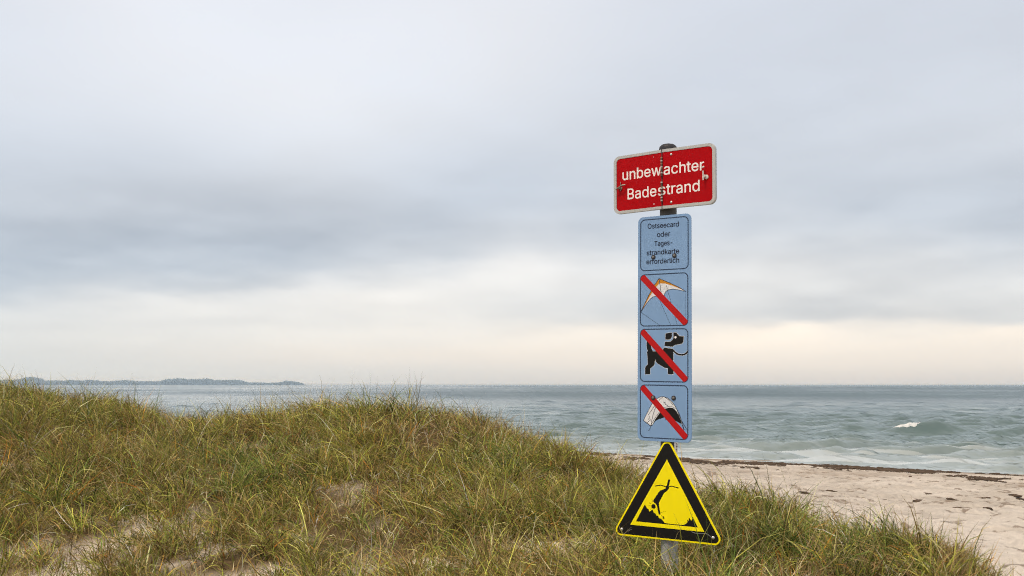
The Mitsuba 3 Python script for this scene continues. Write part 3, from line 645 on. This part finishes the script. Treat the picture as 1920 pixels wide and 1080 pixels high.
NT, PER = 5400, 38
tc = sample(NT, True)
tb_ = bare(tc[:, 0], tc[:, 1])
tc = tc[gr.random(NT) > tb_ * .50]
tc = np.vstack([tc, np.stack([gr.uniform(.22, .95, 34), gr.uniform(3.05, 3.48, 34)], -1)]); NT = len(tc)       # tufts at the foot of the post
cnt = gr.poisson(PER * gr.gamma(4, .25, NT))
ti = np.repeat(np.arange(NT), cnt)
tus = np.stack([gr.normal(0, 1, NT), gr.normal(0, 1, NT), np.clip(gr.gamma(4, 1 / 4., NT), .3, 2), gr.random(NT), gr.normal(0, 1, NT)], -1)      # lean x, lean y, size, colour of each tussock
rad = np.abs(gr.normal(0, .042, len(ti))); pa = gr.uniform(0, 6.283, len(ti))
rx, ry = tc[ti, 0] + rad * np.cos(pa), tc[ti, 1] + rad * np.sin(pa)
lone = sample(62000); lone = lone[gr.random(len(lone)) > bare(lone[:, 0], lone[:, 1]) * .45]
N1, N2 = len(rx), len(lone)
rx, ry = np.r_[rx, lone[:, 0]], np.r_[ry, lone[:, 1]]
N = N1 + N2
isT = np.arange(N) < N1
tidx = np.r_[ti, gr.integers(0, NT, N2)]
p3 = np.stack([rx, ry, 0 * rx], -1)
low = meshkit.fbm(p3 * .9, 2, 95); mid = meshkit.fbm(p3 * 2.6, 2, 96)
dead = gr.random(N) < np.where(isT, .25 + .32 * np.clip((low - .44) * 3, 0, 1), .55)
L = np.where(dead, gr.uniform(.06, .24, N), gr.normal(.168, .045, N)) * (.55 + .85 * mid) * np.where(isT, .62 + .42 * tus[tidx, 2], .8)
tall = (gr.random(N) < .013) & ~dead; L = np.where(tall, L * gr.uniform(1.2, 1.6, N), L)
L *= 1 - .55 * bare(rx, ry) * ~tall
L *= np.where((ry < 3.52) & (rx > .2) & (rx < .97), 1.35, np.where(rx > .75, .78, 1))
L = np.clip(L, .04, .42)
az = np.where(isT, np.r_[pa, np.zeros(N2)] + gr.normal(0, .9, N), gr.uniform(0, 6.283, N))
tilt = np.abs(np.where(dead, gr.normal(.85, .4, N), gr.normal(.42, .26, N)))
bend = np.where(dead, gr.normal(.7, .7, N), np.abs(gr.normal(1.35, .65, N)))
tilt = np.where(tall, tilt * .6, tilt); bend = np.where(tall, bend * .55, bend)
hx, hy = np.cos(az), np.sin(az)
WINDX, WINDY = -.55, -.12                               # the sea wind lays the blades over to the left
SEG = 4
pts = np.zeros((N, SEG + 1, 3)); pts[:, 0, 0], pts[:, 0, 1] = rx, ry; pts[:, 0, 2] = ground_z(rx, ry) - .006
wl_ = gr.uniform(.2, 1.3, N) * np.where(dead, .4, 1) * np.where(rx > .75, 1.35, 1)
side = gr.normal(0, .55, N)
dirs = []
for s in range(SEG):
    t = (s + .5) / SEG
    th = tilt + bend * t ** 1.4
    a2 = az + side * t
    d = np.stack([np.sin(th) * np.cos(a2) + WINDX * wl_ * t ** 1.2 + .14 * tus[tidx, 0], np.sin(th) * np.sin(a2) + WINDY * wl_ * t + .10 * tus[tidx, 1], np.cos(th)], -1)
    d /= np.linalg.norm(d, axis=1, keepdims=True)
    pts[:, s + 1] = pts[:, s] + d * (L / SEG)[:, None]
    dirs.append(d)
gz = pts[:, 0, 2:3] + .004
pts[:, 1:, 2] = np.maximum(pts[:, 1:, 2], gz - .03 + .02 * np.arange(1, SEG + 1) / SEG)
wid = np.clip(gr.normal(.0034, .0009, N), .0016, .0058) * np.where(dead, .85, 1)
prof = np.array([.85, 1.0, .85, .55, 0])
phi = gr.uniform(0, 6.283, N)                            # which way the flat of the blade faces
wv = np.stack([np.cos(phi), np.sin(phi), 0 * phi], -1)
dm = dirs[1]; wv -= dm * (wv * dm).sum(1, keepdims=True); wv /= np.linalg.norm(wv, axis=1, keepdims=True) + 1e-9
PAL = np.array([(.185, .215, .040), (.300, .300, .062), (.095, .138, .034), (.46, .43, .18), (.21, .155, .055)])          # living
DED = np.array([(.48, .38, .21), (.32, .215, .105), (.56, .48, .31), (.42, .28, .12), (.22, .145, .075)])                      # dry
green = np.clip((meshkit.fbm(p3 * 1.4, 3, 97) - .5) * 2.2 + tus[tidx, 3] * .9 - .1, 0, 1)
ci = np.where(gr.random(N) < .55, np.clip((green * 3.2).astype(int), 0, 2), gr.integers(0, 5, N))
ci = np.where(green < .3, np.where(gr.random(N) < .5, 4, ci), ci)
col = PAL[ci]
col = np.where(dead[:, None], DED[gr.integers(0, 5, N)], col)
org = gr.random(N) < .022; col = np.where(org[:, None], np.array([.50, .20, .035]), col)
col = col * gr.lognormal(-.03, .48, (N, 1))
col = col * np.where(isT, np.exp(.26 * tus[tidx, 4]), 1)[:, None]                                # some tufts are dark, some pale
col = np.clip(col * 1.12, 0, .78)
tipdry = (gr.random(N) < .35)[:, None]
vc = np.repeat(col[:, None], 9, 1)
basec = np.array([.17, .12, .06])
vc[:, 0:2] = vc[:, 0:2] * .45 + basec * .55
vc[:, 6:9] = np.where(tipdry[:, :, None], vc[:, 6:9] * .5 + np.array([.30, .22, .10]) * .5, vc[:, 6:9])
verts = np.zeros((N, 9, 3))
for s in range(SEG):
    o = wv * (wid * prof[s] / 2)[:, None]
    verts[:, 2 * s] = pts[:, s] - o; verts[:, 2 * s + 1] = pts[:, s] + o
verts[:, 8] = pts[:, SEG]
f0 = np.array([(0, 1, 3), (0, 3, 2), (2, 3, 5), (2, 5, 4), (4, 5, 7), (4, 7, 6), (6, 7, 8)])
# seed beds: the blades are split into the living grass and the dry litter between it
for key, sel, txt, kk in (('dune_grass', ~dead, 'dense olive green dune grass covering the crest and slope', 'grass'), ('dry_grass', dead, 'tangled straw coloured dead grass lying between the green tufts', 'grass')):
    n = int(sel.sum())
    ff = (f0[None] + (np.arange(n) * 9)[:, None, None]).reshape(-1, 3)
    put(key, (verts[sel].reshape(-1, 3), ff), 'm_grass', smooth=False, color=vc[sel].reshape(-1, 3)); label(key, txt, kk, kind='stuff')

# ------------------------------------------------------------------ the air
scene['air'] = {'type': 'homogeneous', 'albedo': {'type': 'rgb', 'value': [.93, .95, .97]}, 'sigma_t': {'type': 'rgb', 'value': [1.05e-4, 1.4e-4, 1.85e-4]}}
scene['haze'] = {'type': 'cube', 'to_world': T().translate([0, 3000, 18.5]).scale([5200, 3700, 24]), 'bsdf': {'type': 'null'}, 'interior': {'type': 'ref', 'id': 'air'}}
scene['camera']['medium'] = {'type': 'ref', 'id': 'air'}
label('haze', 'thin pale sea haze between the camera and the far headland', 'haze', kind='stuff')
print('tris', sum(len(meshkit.WRITTEN[d['filename']][1]) for d in scene.values() if d.get('type') == 'ply'), 'blades', N)
